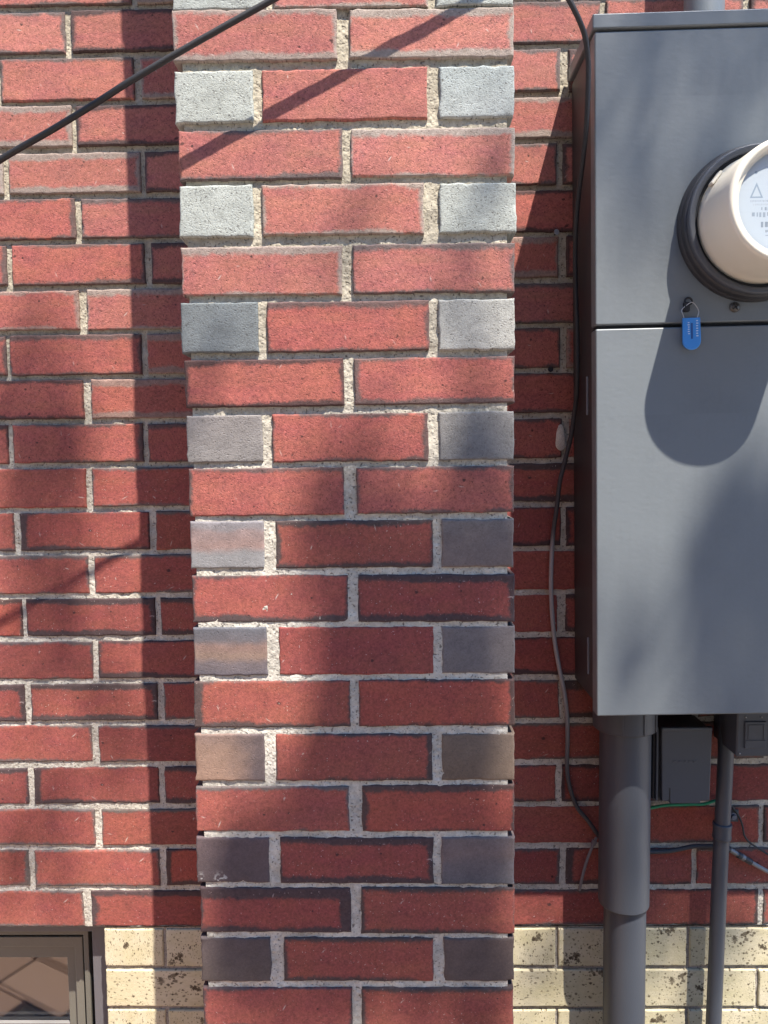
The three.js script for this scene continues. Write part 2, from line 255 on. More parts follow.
const G = { // header looks, bottom to top bands
  white: { bands: [[0, [0.37, 0.395, 0.365]], [1, [0.40, 0.425, 0.39]]], pits: 0.83 }, whiteBlue: { bands: [[0, [0.38, 0.41, 0.395]], [1, [0.35, 0.39, 0.38]]], pits: 0.84 },
  blueGrey: { bands: [[0, [0.15, 0.168, 0.175]], [1, [0.165, 0.185, 0.19]]], pits: 0.86 }, pale: { bands: [[0, [0.38, 0.375, 0.345]], [1, [0.345, 0.345, 0.32]]], pits: 0.85 },
  mauveGrey: { bands: [[0, [0.225, 0.21, 0.2]], [1, [0.23, 0.21, 0.2]]], pits: 0.88 }, slate: { bands: [[0, [0.185, 0.182, 0.18]], [1, [0.23, 0.222, 0.21]]], pits: 0.88 },
  banded: { bands: [[0, [0.24, 0.235, 0.235]], [0.3, [0.24, 0.235, 0.235]], [0.5, [0.29, 0.2, 0.178]], [0.75, [0.26, 0.192, 0.18]], [0.9, [0.22, 0.2, 0.205]], [1, [0.21, 0.195, 0.205]]] },
  brownGrey: { bands: [[0, [0.185, 0.145, 0.13]], [0.5, [0.19, 0.152, 0.138]], [1, [0.19, 0.165, 0.155]]] },
  bandTan: { bands: [[0, [0.12, 0.105, 0.12]], [0.22, [0.14, 0.115, 0.12]], [0.42, [0.24, 0.165, 0.13]], [0.6, [0.23, 0.15, 0.125]], [0.78, [0.13, 0.12, 0.13]], [1, [0.12, 0.12, 0.135]]] },
  purple: { bands: [[0, [0.165, 0.145, 0.142]], [1, [0.185, 0.16, 0.155]]] }, tan: { bands: [[0, [0.29, 0.185, 0.135]], [0.6, [0.27, 0.175, 0.13]], [1, [0.22, 0.15, 0.125]]], right: [0.12, 0.09, 0.09] },
  brown: { bands: [[0, [0.17, 0.122, 0.088]], [1, [0.175, 0.13, 0.1]]] }, plum: { bands: [[0, [0.11, 0.082, 0.084]], [1, [0.12, 0.085, 0.088]]], splash: true },
  plumBlue: { bands: [[0, [0.115, 0.11, 0.12]], [0.35, [0.14, 0.12, 0.125]], [0.7, [0.18, 0.135, 0.128]], [1, [0.17, 0.135, 0.13]]] }, umber: { bands: [[0, [0.11, 0.083, 0.075]], [1, [0.125, 0.09, 0.08]]] }, umberDark: { bands: [[0, [0.12, 0.095, 0.085]], [1, [0.105, 0.08, 0.078]]] },
};
const headMat = {}; const head = (k, s) => headMat[k + s] ??= stdMat(greyFace(1300 + s * 71 + k.length * 17, G[k]), bumpH, G[k].pits ? 0.0013 : 0.0007, 0.88);
const headers = [null, ['white', 'white'], null, ['white', 'whiteBlue'], null, ['white', 'white'], null, ['blueGrey', 'pale'], null, ['mauveGrey', 'slate'], null, ['banded', 'brownGrey'], null, ['bandTan', 'purple'], null, ['tan', 'brown'], null, ['plum', 'plumBlue'], null, ['umberDark', 'umber'], null, ['umber', 'umberDark'], null];
const pilStyle = [['paleD', 'paleD'], ['paleD'], ['paleD', 'paleD'], ['noneD'], ['thinD', 'paleD'], ['paleD'], ['paleD', 'greyD'], ['greyD'], ['darkD', 'greyD'], ['greyD'], ['thinD', 'greyD'], ['heavy'], ['dark', 'dark'], ['none'], ['dark', 'dark'], ['dark'], ['thin', 'dark'], ['dark'], ['heavy', 'dark'], ['dark'], ['dark', 'dark'], ['dark'], ['dark', 'dark']];
pilRows.forEach(([tl, bl, tr, br, ...e], k) => {
  const n = e.length / 2, xa = e[0], xb = e[e.length - 1], R = rng(700 + k);
  for (let i = 0; i < n; i++) {
    const a = e[2 * i], b = e[2 * i + 1] + (i === n - 1 ? 1.3 : 0), t = ((a + b) / 2 - xa) / (xb - xa), yT = mix(tl, tr, t) / 1000, yB = mix(bl, br, t) / 1000, tilt = ((tr + br) - (tl + bl)) / 2 / (xb - xa);
    const isHead = n === 3 && i !== 1, st = pilStyle[k][n === 3 ? 0 : i] ?? 'dark', ti = k < 5 ? [6, 7, 8, 6][Math.floor(R() * 4)] : k < 7 ? [7, 8][Math.floor(R() * 2)] : k < 11 ? [9, 10][Math.floor(R() * 2)] : Math.floor(R() * 5);
    brick(pil, a / 1000, b / 1000, yB, yT, PZ, isHead ? 0.194 : 0.095, isHead ? head(headers[k][i ? 1 : 0], k + i) : redMat(st, Math.floor(R() * 9), ti), tilt, { chips: 1 + Math.floor(R() * 4), wear: k < 8 ? 1.25 : 1 });
  }
  if (n === 2) for (const s of [-1, 1]) {                 // the return brick behind each stretcher, on the pilaster's flank
    const X = s < 0 ? -0.2575 : 0.1425; mesh('brick', box(Math.min(X, X - s * 0.05), Math.max(X, X - s * 0.05), bl / 1000, tl / 1000, 0.006, 0.095, 0.002), redMat('none', k, 0), pil);
  }
});

for (let k = 0; k < 14; k++) for (const [a, b] of k % 2 ? [[-0.259, -0.063], [-0.051, 0.144]] : [[-0.26, -0.168], [-0.154, 0.042], [0.055, 0.144]])   // courses above the picture
  mesh('brick', box(a, b, 0.671 + k * 0.0677, 0.7285 + k * 0.0677, PZ - 0.194, PZ, 0.002), k % 2 || b - a > 0.1 ? redMat('noneD', k, 0) : head('white', 1), pil);

// ------------------------------------------------------------------ basement window in the lower left corner
{
  const w = thing('basement_window', 'dark grey framed basement window under the red bricks at the lower left', 'window');
  const frameM = new THREE.MeshStandardMaterial({ color: lin(0.12, 0.115, 0.125), roughness: 0.55, bumpMap: bump(3, 3), bumpScale: 0.0002 });
  const stripM = new THREE.MeshStandardMaterial({ color: lin(0.13, 0.125, 0.105), roughness: 0.5 });
  const sashM = new THREE.MeshStandardMaterial({ color: lin(0.15, 0.142, 0.118), roughness: 0.5, bumpMap: bump(3, 3), bumpScale: 0.0002 });
  const gasket = new THREE.MeshStandardMaterial({ color: lin(0.02, 0.02, 0.022), roughness: 0.7 });
  const X0 = -1.2, Y0 = -1.08;                            // far corner (out of the picture)
  const ring = (r, t, r2, t2, z0, z1) => {                // a rectangular ring between outer (right r, top t) and inner (right r2, top t2)
    const s = new THREE.Shape([[X0 - 0.1 + (-0.469 - r), Y0], [r, Y0], [r, t], [X0 - 0.1 + (-0.469 - r), t]].map((p) => new THREE.Vector2(...p)));
    const xl = X0 - 0.1 + (-0.469 - r2), yb = Y0 + (t - t2); s.holes.push(new THREE.Path([[xl, yb], [xl, t2], [r2, t2], [r2, yb]].map((p) => new THREE.Vector2(...p))));
    return new THREE.ExtrudeGeometry(s, { depth: z1 - z0 - 0.002, bevelEnabled: true, bevelThickness: 0.001, bevelSize: 0.001, bevelOffset: -0.001, bevelSegments: 2 }).translate(0, 0, z0 + 0.001);
  };
  const fr = mesh('frame', ring(-0.4675, -0.7290, -0.4984, -0.7552, -0.12, -0.030), frameM, w);
  mesh('gasket', ring(-0.4986, -0.7554, -0.5105, -0.7632, -0.12, -0.06), gasket, fr);
  mesh('inner_frame', ring(-0.5107, -0.7634, -0.5190, -0.7705, -0.12, -0.045), stripM, fr);
  const sash = mesh('sash', ring(-0.5250, -0.7802, -0.5385, -0.7976, -0.11, -0.055), sashM, w);
  mesh('gasket', ring(-0.5192, -0.7707, -0.5248, -0.7800, -0.12, -0.062), gasket, fr);
  mesh('glazing_bead', ring(-0.5387, -0.7978, -0.5560, -0.8225, -0.11, -0.065), sashM, sash);
  const rail = mesh('rail', box(-1.2, -0.5565, -0.985, -0.938, -0.0735, -0.0665, 0.001), new THREE.MeshStandardMaterial({ color: lin(0.2, 0.19, 0.185), roughness: 0.6 }), sash);
  mesh('glass_pane', box(-1.2, -0.554, -1.1, -0.820, -0.080, -0.074), new THREE.MeshPhysicalMaterial({ color: 0xffffff, transmission: 1, roughness: 0.008, ior: 1.8, thickness: 0 }), w);
  const dark = new THREE.MeshStandardMaterial({ color: lin(0.12, 0.1, 0.085), roughness: 0.95 });
  mesh('room_interior', merge([box(-1.6, -0.1, -1.5, -0.4, -0.98, -0.95), box(-1.6, -1.57, -1.5, -0.4, -0.95, -0.2), box(-0.13, -0.1, -1.5, -0.4, -0.95, -0.2), box(-1.6, -0.1, -0.45, -0.4, -0.95, -0.2), box(-1.6, -0.1, -1.5, -1.45, -0.95, -0.2), box(-1.6, -0.466, -0.7295, -0.7275, -0.2, -0.09), box(-0.4655, -0.4645, -1.4, -0.7295, -0.2, -0.09)]), dark, w);
}

// ------------------------------------------------------------------ grey metal meter box on the wall
const peel = tex(512, 512, (x, y) => clamp(0.5 + 0.7 * (fbm(x / 9, y / 5, 301, 3) - 0.5) + 0.12 * (fbm(x / 120, y / 3, 305, 2) - 0.5) + 0.1 * (hash(x, y, 9) - 0.5)), false, true);
const peelR = tex(256, 256, (x, y) => clamp(0.5 + 0.5 * (fbm(x / 40, y / 30, 311) - 0.5) + 0.25 * (fbm(x / 80, y / 4, 315, 2) - 0.5)), false, true);
const wear = tex(512, 512, (x, y) => { const st = fbm(x / 5, y / 160, 331, 3), n = fbm(x / 90, y / 90, 337), d = fbm(x / 4, y / 4, 341, 3), sc = vn(x / 26 + y / 9, y / 34 - x / 60, 347); const k = 0.9 + 0.035 * (st - 0.5) + 0.18 * (n - 0.5) + 0.06 * (d - 0.5) + 0.07 * sstep(0.985, 0.995, sc) + 0.07; return [k, k, k * (1.01 - 0.02 * n)]; }, true, true);
function paint(c, rough = 0.5, rep = 2) { const b = peel.clone(); b.repeat.set(rep, rep); b.needsUpdate = true; return new THREE.MeshPhysicalMaterial({ color: lin(...c), roughness: rough, metalness: 0, bumpMap: b, bumpScale: 0.00016, clearcoat: 0.12, clearcoatRoughness: 0.45 }); }
const bodyShadeM = paint([0.035, 0.034, 0.038], 0.5, 1), boxM = paint([0.17, 0.193, 0.208], 0.5, 1), pipeM = paint([0.058, 0.066, 0.082], 0.5, 3), darkM = new THREE.MeshStandardMaterial({ color: lin(0.015, 0.016, 0.02), roughness: 0.6 });  // box body: cover grey made far darker, side shade put into its colour
const steel = new THREE.MeshStandardMaterial({ color: lin(0.42, 0.43, 0.44), roughness: 0.4, metalness: 0.9 });
const uvm = (g, s = 1) => { const p = g.attributes.position, n = g.attributes.normal, u = g.attributes.uv; for (let i = 0; i < p.count; i++) { const ax = Math.abs(n.getX(i)), ay = Math.abs(n.getY(i)), az = Math.abs(n.getZ(i)); if (az >= ax && az >= ay) u.setXY(i, p.getX(i) / s, p.getY(i) / s); else if (ax >= ay) u.setXY(i, p.getZ(i) / s, p.getY(i) / s); else u.setXY(i, p.getX(i) / s, p.getZ(i) / s); } return g; };
boxM.map = wear; boxM.roughnessMap = tex(256, 256, (x, y) => 0.86 + 0.3 * (fbm(x / 40, y / 60, 351) - 0.5) + 0.2 * (fbm(x / 4, y / 70, 353, 2) - 0.5), false, true);
const FZ = 0.139;                                         // front of the covers
{
  const b = thing('meter_box', 'tall grey painted metal meter box fixed to the wall right of the pilaster', 'electrical box', [0.2656, -0.3483, 0]);
  b.rotation.z = 0.0106;
  const W = 0.432, H = 0.8842;
  mesh('body', uvm(box(0.0015, W - 0.0015, 0.013, H - 0.004, 0.004, FZ - 0.022, 0.002), 0.4), bodyShadeM, b);
  const pan = (y0, y1, z1, ext) => uvm(merge([box(0, W, y0, y1, FZ - 0.024, z1, 0.0022, 3)]), 0.4);
  mesh('upper_cover', pan(0.5168, H - 0.0022, FZ - 0.001), boxM, b);
  const door = mesh('lower_cover', pan(0, 0.5118, FZ), boxM, b);
  for (const [y0, y1] of [[0.5103, 0.5183], [H - 0.0035, H + 0.0015]]) mesh('seam', box(0.003, W - 0.003, y0, y1, FZ - 0.03, FZ - 0.010), darkM, b);
  // rain lip: a folded hood that stands a little proud on the front and sides
  mesh('rain_hood', uvm(merge([box(-0.003, W + 0.003, H + 0.0002, H + 0.0185, 0.003, FZ + 0.0015, 0.002, 3)]), 0.4), boxM, b);
  for (const y of [0.43, 0.07]) mesh('hinge_slot', box(-0.0006, 0.003, y - 0.026, y + 0.026, 0.089, 0.0915, 0.0005), paint([0.2, 0.21, 0.23], 0.4), b);
  const sc = mesh('screw', merge([new THREE.SphereGeometry(0.0062, 20, 10, 0, Math.PI * 2, 0, Math.PI / 2).scale(1, 0.5, 1).rotateX(Math.PI / 2), new THREE.CylinderGeometry(0.0068, 0.0068, 0.0012, 24).rotateX(Math.PI / 2)]), new THREE.MeshStandardMaterial({ color: lin(0.12, 0.11, 0.1), roughness: 0.45, metalness: 0.6 }), b);
  sc.position.set(0.1785, 0.5352, FZ - 0.0004);
  mesh('screw_slot', merge([box(-0.0045, 0.0045, -0.0007, 0.0007, 0.0022, 0.0036), box(-0.0007, 0.0007, -0.0045, 0.0045, 0.0022, 0.0036)]), darkM, sc).rotation.z = 0.6;
  mesh('seal_tab', merge([box(-0.0035, 0.0035, -0.008, 0.004, 0, 0.007, 0.001), new THREE.TorusGeometry(0.0045, 0.0013, 8, 20).translate(0.002, 0.005, 0.005)]), darkM, b).position.set(0.1158, 0.5385, FZ - 0.002);
}

// ------------------------------------------------------------------ round electricity meter plugged into the box
{
  const m = thing('electricity_meter', 'round ivory electricity meter with a dark ring on the front of the grey box', 'electricity meter', [0.4600, 0.2920, FZ - 0.0008]); m.scale.set(0.965, 0.965, 0.98);
  const lathe = (pts, seg = 96) => new THREE.LatheGeometry(pts.map((p) => new THREE.Vector2(...p)), seg).rotateX(Math.PI / 2);
  const ringM = paint([0.03, 0.031, 0.036], 0.5, 3);
  const base = mesh('base_ring', lathe([[0.101, 0], [0.101, 0.006], [0.0995, 0.0085], [0.0985, 0.0095], [0.0985, 0.016], [0.0975, 0.0185], [0.0955, 0.0195]]), ringM, m);
  mesh('sealing_ring', lathe([[0.0953, 0.019], [0.0953, 0.0255], [0.0945, 0.0275], [0.0925, 0.028], [0.0875, 0.0265], [0.0865, 0.025], [0.0865, 0.012]]), paint([0.07, 0.077, 0.092], 0.36, 3), base);
  mesh('gasket', lathe([[0.0864, 0.02], [0.0846, 0.0205], [0.0825, 0.019], [0.07, 0.018]]), darkM, m);
  const ivory = new THREE.MeshPhysicalMaterial({ color: lin(0.76, 0.715, 0.60), roughness: 0.4, clearcoat: 0.3, clearcoatRoughness: 0.3, bumpMap: bump(4, 1), bumpScale: 0.00012 });
  mesh('housing', lathe([[0.081, 0.008], [0.0812, 0.03], [0.0795, 0.032], [0.0785, 0.045], [0.0765, 0.089], [0.076, 0.097], [0.075, 0.0998], [0.0728, 0.1017], [0.0698, 0.1017], [0.068, 0.1005], [0.0671, 0.0985], [0.0668, 0.096], [0.0645, 0.095], [0.062, 0.0945]]), ivory, m);
  for (const a of [2.5, -0.5]) { const t = mesh('locking_tab', new RoundedBoxGeometry(0.02, 0.004, 0.012, 2, 0.0015), ivory, m); t.position.set(0.0812 * Math.cos(a), 0.0812 * Math.sin(a), 0.034); t.rotation.z = a + Math.PI / 2; }
  const c = document.createElement('canvas'); c.width = c.height = 512; const x = c.getContext('2d');
  x.fillStyle = '#c4d0d9'; x.fillRect(0, 0, 512, 512);
  x.strokeStyle = '#94a6b8'; x.lineWidth = 7; x.beginPath(); x.moveTo(78, 232); x.lineTo(104, 172); x.lineTo(130, 232); x.closePath(); x.stroke();
  x.fillStyle = '#a9bdbd'; x.fillRect(168, 158, 180, 74); x.fillStyle = '#8397a2'; x.fillRect(168, 152, 180, 9); x.fillStyle = '#71858a'; for (let i = 0; i < 5; i++) { x.fillRect(224 + i * 24, 184, 4, 34); x.fillRect(224 + i * 24, 184, 14, 4); x.fillRect(224 + i * 24, 214, 14, 4); }
  const R = rng(42); const line = (y, h, x0, x1, col) => { x.fillStyle = col; let q = x0; while (q < x1) { const w = h * (0.35 + 0.5 * R()); x.fillRect(q, y, w * 0.75, h * (0.7 + 0.3 * R())); q += w + (R() < 0.18 ? h * 0.6 : h * 0.16); } };
  line(245, 10, 76, 440, '#a9b6c2'); line(262, 9, 90, 430, '#b3bec8'); line(278, 16, 128, 400, '#93a1b0'); line(302, 24, 84, 430, '#9aa8b6'); line(346, 26, 128, 380, '#8b98a6'); line(384, 12, 150, 360, '#8591a0'); line(410, 10, 180, 340, '#98a3b0');
  x.fillStyle = '#8fa0b2'; x.beginPath(); x.arc(100, 118, 7, 0, 7); x.fill(); x.fillRect(170, 108, 150, 3); x.fillRect(150, 408, 220, 3);
  const ft = new THREE.CanvasTexture(c); ft.colorSpace = THREE.SRGBColorSpace;
  mesh('dial_plate', new THREE.CircleGeometry(0.0652, 64).translate(0, 0, 0.0905), new THREE.MeshStandardMaterial({ map: ft, roughness: 0.55 }), m);
  mesh('cover_glass', new THREE.CylinderGeometry(0.0645, 0.0645, 0.003, 64).rotateX(Math.PI / 2).translate(0, 0, 0.0945), new THREE.MeshPhysicalMaterial({ color: 0xffffff, transmission: 1, roughness: 0.02, ior: 1.5, thickness: 0 }), m);
}
// ------------------------------------------------------------------ blue padlock seal hanging at the seam
{
  const s = thing('security_seal', 'small blue plastic seal hanging by a wire at the seam of the grey box', 'seal', [0.3803, 0.1742, FZ + 0.0042]);
  const sh = new THREE.Shape(); sh.moveTo(-0.0102, 0); sh.lineTo(0.0102, 0); sh.lineTo(0.0108, -0.027); sh.absarc(0.0002, -0.0285, 0.0106, 0, -Math.PI, true); sh.lineTo(-0.0102, 0);
  const body = mesh('tag_body', new THREE.ExtrudeGeometry(sh, { depth: 0.0028, bevelEnabled: true, bevelThickness: 0.0008, bevelSize: 0.0008, bevelSegments: 3 }), new THREE.MeshPhysicalMaterial({ color: lin(0.05, 0.27, 0.72), roughness: 0.35, clearcoat: 0.4 }), s);
  body.rotation.z = 0.03;
  const mk = []; const R = rng(5); for (let i = 0; i < 7; i++) { mk.push(box(0.0055, 0.0055 + 0.002 + 0.0012 * R(), -0.004 - i * 0.0032, -0.0026 - i * 0.0032, 0.0034, 0.0038)); if (i < 6) mk.push(box(-0.0058 + 0.001 * R(), -0.002 - 0.001 * R(), -0.006 - i * 0.0028, -0.0048 - i * 0.0028, 0.0034, 0.0038)); }
  mesh('marking', merge(mk), new THREE.MeshStandardMaterial({ color: lin(0.5, 0.62, 0.8), roughness: 0.6 }), body);
  mesh('keyway', box(-0.0012, 0.0012, -0.026, -0.006, 0.0033, 0.0041, 0.0003), new THREE.MeshStandardMaterial({ color: lin(0.02, 0.09, 0.3), roughness: 0.5 }), body);
  mesh('wire', tube([[-0.0085, -0.001, 0.0014], [-0.0105, 0.006, 0.001], [-0.0115, 0.011, -0.0005], [-0.005, 0.0175, 0.0005], [0.001, 0.0205, 0.001], [0.006, 0.016, 0.0015], [0.0098, 0.009, 0.001], [0.0085, 0.004, 0.002], [0.0075, -0.001, 0.0014]], 0.00055, 60, 8), new THREE.MeshStandardMaterial({ color: lin(0.5, 0.5, 0.5), roughness: 0.4, metalness: 0.6 }), s);
}

// ------------------------------------------------------------------ conduits, junction boxes
const cyl = (r, y0, y1, x, z, seg = 48, r2 = r) => new THREE.CylinderGeometry(r2, r, y1 - y0, seg).translate(x, (y0 + y1) / 2, z);
function latheY(pts, x, z, seg = 56) { return new THREE.LatheGeometry(pts.map((p) => new THREE.Vector2(...p)), seg).translate(x, 0, z); }
{
  const p = thing('service_conduit', 'thick grey plastic conduit running down from the bottom of the meter box', 'conduit');
  const z = 0.052;
  mesh('pipe', latheY([[0.0302, -1.45], [0.0302, -0.65]], 0.3315, z), pipeM, p);
  mesh('sleeve', latheY([[0.0304, -0.6585], [0.0345, -0.6587], [0.0358, -0.658], [0.0363, -0.6565], [0.0363, -0.392], [0.034, -0.388]], 0.3295, z), pipeM, p);
  const cp = mesh('coupling', latheY([[0.0365, -0.3935], [0.0440, -0.3935], [0.0449, -0.3925], [0.0452, -0.390], [0.0452, -0.362], [0.0425, -0.356], [0.042, -0.338]], 0.3285, z), pipeM, p);
  for (const a of [-0.35, 0.35, 0.9]) mesh('rib', new THREE.BoxGeometry(0.003, 0.03, 0.003).translate(0, 0, 0.0452).rotateY(a).translate(0.3285, -0.3765, z), pipeM, cp);
}
{
  const p = thing('riser_conduit', 'thick grey conduit rising from the top of the meter box', 'conduit');
  mesh('pipe', latheY([[0.0262, 0.53], [0.0262, 1.3]], 0.427, 0.05), paint([0.16, 0.185, 0.205], 0.4, 3), p);
}
{
  const p = thing('thin_conduit', 'thin grey conduit running down the wall right of the thick conduit', 'conduit');
  const pts = [[0.4905, -0.335, 0.014], [0.4898, -0.38, 0.015], [0.4872, -0.408, 0.021], [0.4858, -0.435, 0.028], [0.4848, -0.4546, 0.03], [0.4797, -0.6224, 0.03], [0.4753, -0.827, 0.03], [0.467, -1.2, 0.03], [0.461, -1.45, 0.03]];
  mesh('pipe', tube(pts, 0.0112, 200, 28), pipeM, p);
  const st = mesh('strap', merge([latheY([[0.0112, -0.014], [0.0130, -0.0135], [0.0137, -0.012], [0.0137, -0.0095], [0.0131, -0.008], [0.0131, 0.004], [0.0137, 0.0055], [0.0137, 0.0085], [0.0130, 0.0105], [0.0112, 0.0108]], 0, 0, 40), box(0.006, 0.036, -0.0005, 0.0185, -0.0285, -0.0265, 0.0008), box(0.0105, 0.0135, -0.0005, 0.0125, -0.027, -0.004, 0.001)]), pipeM, p);
  st.position.set(0.4817, -0.5595, 0.03); st.rotation.z = -0.028;
  const sc = mesh('screw', merge([new THREE.CylinderGeometry(0.0035, 0.0048, 0.0042, 6).rotateX(Math.PI / 2), new THREE.CylinderGeometry(0.006, 0.006, 0.0012, 24).rotateX(Math.PI / 2).translate(0, 0, -0.002)]), new THREE.MeshStandardMaterial({ color: lin(0.16, 0.18, 0.24), roughness: 0.4, metalness: 0.5 }), st);
  sc.position.set(0.0272, 0.0085, -0.0235);
}
{
  const j = thing('junction_box', 'small dark grey junction box with a hinged cover beside the thick conduit', 'junction box', [0.4125, -0.448, -0.0375]);
  mesh('body', box(-0.0425, 0.037, -0.057, 0.054, 0.0385, 0.088, 0.003), paint([0.035, 0.038, 0.046], 0.5, 3), j);
  const sh = new THREE.Shape([[-0.0335, 0.0555], [0.0395, 0.0555], [0.0375, -0.0535], [0.0245, -0.0535], [0.0245, -0.0575], [-0.0195, -0.0575], [-0.0195, -0.0535], [-0.0315, -0.0535]].map((q) => new THREE.Vector2(...q)));
  const cv = mesh('cover', uvm(new THREE.ExtrudeGeometry(sh, { depth: 0.006, bevelEnabled: true, bevelThickness: 0.0016, bevelSize: 0.0014, bevelOffset: -0.0014, bevelSegments: 3 }), 0.4), pipeM, j); cv.position.z = 0.0905;
  mesh('cover_edge', box(-0.0395, -0.0365, -0.054, 0.0545, 0.075, 0.0955, 0.001), pipeM, cv).position.z = -0.0905;
  mesh('hood_lip', box(-0.034, 0.0388, 0.0505, 0.0565, 0.004, 0.0105, 0.002), pipeM, cv);
  mesh('latch_groove', box(-0.021, -0.0197, -0.055, -0.034, 0.0068, 0.0082), darkM, cv);
  mesh('embossed_mark', merge([-0.017, -0.009, -0.0005, 0.006, 0.013].map((x, i) => box(x, x + [0.005, 0.004, 0.003, 0.004, 0.005][i], 0.0035, 0.0035 + [0.0035, 0.003, 0.004, 0.003, 0.0035][i], 0.007, 0.0082, 0.0004))), pipeM, cv);
}
{
  const j = thing('small_control_box', 'small grey box with a raised square plate at the right edge under the meter box', 'electrical box', [0.5165, -0.3975, -0.01]);
  mesh('body', uvm(box(-0.0385, 0.05, -0.031, 0.038, 0.011, 0.09, 0.003), 0.4), pipeM, j);
  const pl = mesh('raised_plate', box(-0.0275, 0.0025, -0.0185, 0.0205, 0.089, 0.0925, 0.001), pipeM, j);
  mesh('plate_window', merge([box(-0.0235, -0.0008, 0.015, 0.0165, 0.0921, 0.0935, 0.0004), box(-0.0235, -0.022, -0.006, 0.0152, 0.0921, 0.0933, 0.0004), box(-0.0022, -0.0008, -0.006, 0.0152, 0.0921, 0.0933, 0.0004), box(-0.0268, 0.0018, -0.0075, -0.006, 0.0921, 0.0933, 0.0004)]), pipeM, pl);
  for (const [x, y] of [[-0.0335, -0.026], [-0.026, 0.0265], [-0.004, 0.0265]]) mesh('rivet', new THREE.SphereGeometry(0.0012, 10, 8).translate(x, y, 0.0904), steel, j);
}

// ------------------------------------------------------------------ cables and small fittings
const rubber = (c, r = 0.45) => new THREE.MeshStandardMaterial({ color: lin(...c), roughness: r, bumpMap: bump(30, 1), bumpScale: 0.0002 });
{
  const o = mesh('overhead_cable', tube([[-0.95, 0.02, 0.245], [-0.62, 0.245, 0.2475], [-0.5236, 0.3035, 0.2475], [-0.4519, 0.3477, 0.2475], [-0.3892, 0.3808, 0.2475], [-0.329, 0.4143, 0.2475], [-0.3079, 0.4268, 0.2475], [-0.2519, 0.4573, 0.2475], [-0.194, 0.4873, 0.2475], [-0.1343, 0.5175, 0.2475], [0.0132, 0.5927, 0.2475], [0.1027, 0.6384, 0.2475], [0.15, 0.666, 0.2475], [0.19, 0.72, 0.248], [0.215, 0.85, 0.25], [0.225, 1.5, 0.25]], 0.0037, 260, 14), rubber([0.02, 0.02, 0.022], 0.5), scene);
  tag(o, 'black cable sloping across the upper left in front of wall and pilaster', 'cable');
}
{
  const pts = [[0.17, 0.66, 0.19], [0.1857, 0.584, 0.18], [0.2038, 0.5652, 0.18], [0.2151, 0.5499, 0.178], [0.2299, 0.5273, 0.172], [0.2378, 0.5133, 0.165], [0.2441, 0.4886, 0.155], [0.2469, 0.4487, 0.142], [0.2482, 0.4169, 0.13], [0.2476, 0.3826, 0.115], [0.2467, 0.3521, 0.1], [0.2465, 0.3112, 0.085], [0.2489, 0.2686, 0.07], [0.2524, 0.2161, 0.062], [0.255, 0.1616, 0.06], [0.2557, 0.1203, 0.058], [0.2566, 0.0862, 0.05], [0.2555, 0.0572, 0.04], [0.2525, 0.0289, 0.035], [0.2452, -0.007, 0.03], [0.2389, -0.036, 0.026], [0.2355, -0.0728, 0.022], [0.2318, -0.1087, 0.016], [0.2298, -0.1538, 0.012], [0.2294, -0.1945, 0.011], [0.2312, -0.2325, 0.01], [0.2353, -0.2753, 0.009], [0.2422, -0.3166, 0.009], [0.2499, -0.355, 0.009], [0.2545, -0.3905, 0.009], [0.2555, -0.4292, 0.009], [0.2549, -0.4727, 0.009], [0.2596, -0.504, 0.009], [0.2712, -0.5354, 0.009], [0.2863, -0.5539, 0.01], [0.2988, -0.5718, 0.012], [0.3119, -0.5882, 0.012], [0.33, -0.6, 0.008], [0.3678, -0.6068, 0.0055], [0.383, -0.6068, 0.0055], [0.4101, -0.6056, 0.006], [0.4309, -0.6012, 0.007], [0.4506, -0.5973, 0.007], [0.4825, -0.5982, 0.0065], [0.4968, -0.5985, 0.009]];
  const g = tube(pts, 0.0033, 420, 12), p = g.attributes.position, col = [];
  for (let i = 0; i < p.count; i++) { const y = p.getY(i), k = sstep(-0.10, -0.15, y) * sstep(-0.52, -0.30, y), m = 0.03 + 0.03 * sstep(0.1, -0.1, y); col.push(mix(m, 0.36, k), mix(m, 0.36, k), mix(m * 1.1, 0.37, k)); }  // silver highlight painted into the vertex colours of the lower length
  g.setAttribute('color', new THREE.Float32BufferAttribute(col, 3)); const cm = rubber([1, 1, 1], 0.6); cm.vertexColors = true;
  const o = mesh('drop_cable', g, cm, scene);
  tag(o, 'thin black cable hanging left of the meter box, with a painted grey glint along its lower length', 'cable');
}
{
  const t = mesh('cable_tie', merge([tube([[0.2983, -0.5782, 0.0165], [0.2905, -0.594, 0.0185], [0.2832, -0.619, 0.015], [0.278, -0.6444, 0.012], [0.2752, -0.6658, 0.008]], 0.0023, 40, 8), new RoundedBoxGeometry(0.0065, 0.008, 0.006, 2, 0.001).rotateZ(-0.4).translate(0.2945, -0.5855, 0.017)]), rubber([0.2, 0.2, 0.215], 0.4), scene);
  tag(t, 'loose grey cable tie end dangling left of the thick conduit', 'cable tie');
}
{
  const o = mesh('ground_wire', tube([[0.33, -0.545, 0.012], [0.3625, -0.5375, 0.01], [0.3802, -0.5361, 0.009], [0.4035, -0.5324, 0.008], [0.4412, -0.531, 0.008], [0.4639, -0.5303, 0.008], [0.4834, -0.525, 0.008], [0.4994, -0.5291, 0.008]], 0.0023, 80, 10), rubber([0.03, 0.32, 0.16], 0.5), scene);
  tag(o, 'green wire between the thick and the thin conduit', 'wire');
}
